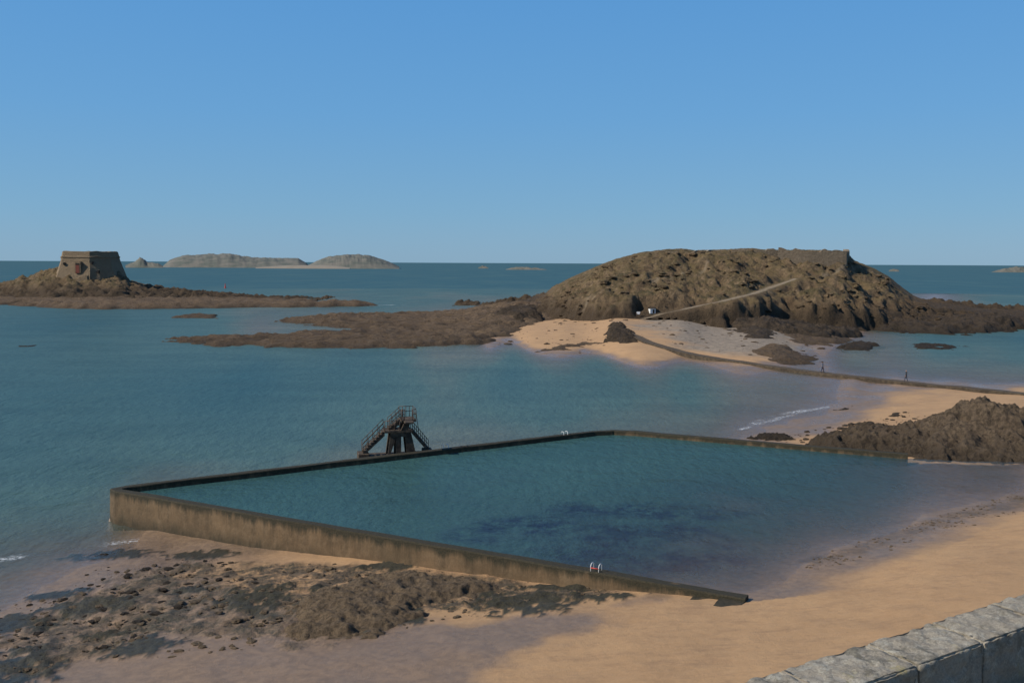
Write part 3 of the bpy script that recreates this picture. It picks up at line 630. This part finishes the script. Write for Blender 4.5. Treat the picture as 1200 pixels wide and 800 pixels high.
# ------------------------------------------------------------ rampart and parapet
TZ=15.5
e1=P(870,798,TZ)[:2]; e2=P(1200,695,TZ)[:2]; d=(e2-e1)/np.linalg.norm(e2-e1); nin=np.array([d[1],-d[0]])
wid=float(np.dot(P(1200,736,TZ)[:2]-e1,nin)); angp=math.atan2(d[1],d[0])
par=bpy.data.objects.new('parapet_wall',None); scene.collection.objects.link(par)
def along(pt): return float(np.dot(pt[:2]-e1,d))
j1=along(P(1060,772,TZ)); j2=along(P(1146,750,TZ))
js=[j1-4.2,j1-3.3,j1-2.5,j1-1.62,j1-.8,j1,j2,j2+.72,j2+1.6,j2+2.3,j2+3.1,j2+4,j2+5,j2+6]
tex=bpy.data.textures.new('rough','CLOUDS'); tex.noise_scale=.11; tex.noise_depth=5
for i in range(len(js)-1):
    L=js[i+1]-js[i]-.006; cc=e1+d*(js[i]+js[i+1])/2+nin*wid/2; H_=.52
    bm=bmesh.new(); box(bm,(0,0,0),(L,wid,H_)); bmesh.ops.bevel(bm,geom=bm.edges[:],offset=.013,segments=2,affect='EDGES')
    o=from_bm('coping_stone_%d'%(i+1),bm,[M_gran],par,True)
    o.location=(cc[0],cc[1],TZ-H_/2+random.uniform(-.004,.004)); o.rotation_euler=(0,0,angp)
    s=o.modifiers.new('s','SUBSURF'); s.subdivision_type='SIMPLE'; s.levels=s.render_levels=5
    dm=o.modifiers.new('d','DISPLACE'); dm.texture=tex; dm.strength=.055; dm.texture_coords='GLOBAL'; dm.mid_level=.5
bm=bmesh.new(); cc=e1+d*((js[0]+js[-1])/2)+nin*wid/2
box(bm,(cc[0],cc[1],TZ-.278),(js[-1]-js[0],wid-.03,.53),angp); from_bm('mortar',bm,[M_mortar],par)
bm=bmesh.new(); cc=e1+nin*(wid/2); box(bm,(cc[0],cc[1],(TZ-.57)/2-1),(60,wid-.01,TZ-.57+2),angp)
cc=e1+nin*(wid+4); box(bm,(cc[0],cc[1],(TZ-.42)/2-1),(60,8,TZ-.42+2),angp)
from_bm('rampart',bm,[M_gran])
# ------------------------------------------------------------ people on the causeway
def person(loc,heading,h,jac,tro,hair,stride=.25):
    s=h/1.75
    V=[(0,0,.95,.13),(0,0,1.12,.125),(0,0,1.32,.15),(0,.0,1.45,.10),(0,.01,1.53,.055),(0,.02,1.62,.085),(0,.02,1.70,.075),
       (.09,0,.90,.095),(.10,stride*.45,.50,.062),(.10,stride*.7,.09,.042),(.10,stride*.7+.16,.04,.035),
       (-.09,0,.90,.095),(-.10,-stride*.1,.50,.062),(-.10,-stride*.9,.10,.042),(-.10,-stride*.9+.15,.04,.035),
       (.18,0,1.41,.06),(.23,-.08,1.14,.045),(.22,.03,.90,.034),(.22,.06,.82,.03),
       (-.18,0,1.41,.06),(-.23,.07,1.14,.045),(-.22,.17,.92,.034),(-.22,.2,.84,.03),
       (0,.105,1.61,.018),(.08,.02,1.61,.018),(-.08,.02,1.61,.018)]
    E=[(0,1),(1,2),(2,3),(3,4),(4,5),(5,6),(0,7),(7,8),(8,9),(9,10),(0,11),(11,12),(12,13),(13,14),(3,15),(15,16),(16,17),(17,18),(3,19),(19,20),(20,21),(21,22),(5,23),(5,24),(5,25)]
    for w_,sx in ((18,.22),(22,-.22)):
        bx,by,bz,_=V[w_]
        for k in range(4):
            o=(k-1.5)*.02; i=len(V); V.append((bx,by+o,bz-.06-.008*(k in(1,2)),.009)); V.append((bx-.01*np.sign(sx),by+o+.01,bz-.10-.008*(k in(1,2)),.008)); E+= [(w_,i),(i,i+1)]
        i=len(V); V.append((bx-.01*np.sign(sx),by+.045,bz-.035,.01)); E.append((w_,i))
    me=bpy.data.meshes.new('pm'); me.from_pydata([v[:3] for v in V],E,[]); o=bpy.data.objects.new('pt',me); scene.collection.objects.link(o)
    sk=o.modifiers.new('k','SKIN'); 
    for i,v in enumerate(V): me.skin_vertices[0].data[i].radius=(v[3],v[3]*(.75 if i in(0,1,2,3) else 1)); me.skin_vertices[0].data[i].use_root=(i==0)
    sb=o.modifiers.new('s','SUBSURF'); sb.levels=sb.render_levels=2
    dg=bpy.context.evaluated_depsgraph_get(); m2=bpy.data.meshes.new_from_object(o.evaluated_get(dg)); bpy.data.objects.remove(o)
    for m in (simple('skin',(.42,.25,.18),(.36,.21,.15),5,.6,.001),simple('jacket',jac,tuple(x*.7 for x in jac),6,.8,.005),simple('trousers',tro,tuple(x*.7 for x in tro),6,.8,.005),simple('hair',hair,tuple(x*.6 for x in hair),9,.7,.003)): m2.materials.append(m)
    for p in m2.polygons:
        c=p.center; p.use_smooth=True
        if c.z>1.5: p.material_index=3 if (c.z>1.68 or c.y<0.0) else 0
        elif c.z>.9: p.material_index=1
        elif abs(c.x)>.175 and c.z>.7: p.material_index=0
        elif c.z<.08: p.material_index=3
        else: p.material_index=2
    q=bpy.data.objects.new('person',m2); scene.collection.objects.link(q); q.scale=(s,s,s); q.rotation_euler=(0,0,heading); q.location=loc
def onc(px,off=0):
    pxs=600+F*cw[:,0]/cw[:,1]; i=int(np.argmin(abs(pxs-px))); return (cw[i,0]+off*.3,cw[i,1]+off,cz[i]+.02)
person(onc(963,-.4),math.radians(-80),1.76,(.05,.06,.09),(.03,.03,.05),(.05,.03,.02))
person(onc(968,.5),math.radians(-80),1.66,(.35,.33,.32),(.05,.06,.10),(.12,.07,.03))
person(onc(1068,0),math.radians(95),1.75,(.03,.03,.035),(.03,.035,.05),(.04,.03,.02))
# ------------------------------------------------------------ light
sd_=Vector((-.90,-.30,0)).normalized(); el=math.radians(37); sv=Vector((sd_.x*math.cos(el),sd_.y*math.cos(el),math.sin(el)))
sl_=bpy.data.lights.new('sun','SUN'); sl_.energy=5.0; sl_.angle=math.radians(.5); sl_.color=(1,.94,.85)
so=bpy.data.objects.new('sun',sl_); scene.collection.objects.link(so); so.rotation_euler=sv.to_track_quat('Z','Y').to_euler()
w=bpy.data.worlds.new('World'); scene.world=w; w.use_nodes=True; nt=w.node_tree; bg=nt.nodes['Background']
sky=nt.nodes.new('ShaderNodeTexSky'); sky.sky_type='NISHITA'; sky.sun_disc=False; sky.sun_elevation=el; sky.sun_rotation=math.atan2(sd_.x,sd_.y)
sky.air_density=1.0; sky.dust_density=.3; sky.ozone_density=2.5; sky.altitude=0
tc=nt.nodes.new('ShaderNodeTexCoord'); sx=nt.nodes.new('ShaderNodeSeparateXYZ'); nt.links.new(tc.outputs['Generated'],sx.inputs[0])
rp=nt.nodes.new('ShaderNodeValToRGB'); nt.links.new(sx.outputs[2],rp.inputs[0]); k=1/.09
els=rp.color_ramp.elements; els[0].position=0; els[0].color=(.215,.395,.57,1); els[1].position=1; els[1].color=(.03,.10,.28,1)
for p_,c_ in ((.05,(.175,.39,.615)),(.15,(.128,.36,.675)),(.28,(.095,.32,.68)),(.55,(.05,.16,.42))):
    e=els.new(p_); e.color=(*c_,1)
vm=nt.nodes.new('ShaderNodeVectorMath'); vm.operation='SCALE'; vm.inputs['Scale'].default_value=k; nt.links.new(rp.outputs[0],vm.inputs[0])
mx=nt.nodes.new('ShaderNodeMix'); mx.data_type='RGBA'; mx.inputs[0].default_value=.86; nt.links.new(sky.outputs[0],mx.inputs[6]); nt.links.new(vm.outputs[0],mx.inputs[7])
nt.links.new(mx.outputs[2],bg.inputs[0]); bg.inputs[1].default_value=.09
scene.view_settings.view_transform='Standard'; scene.view_settings.look='None'; scene.view_settings.exposure=0
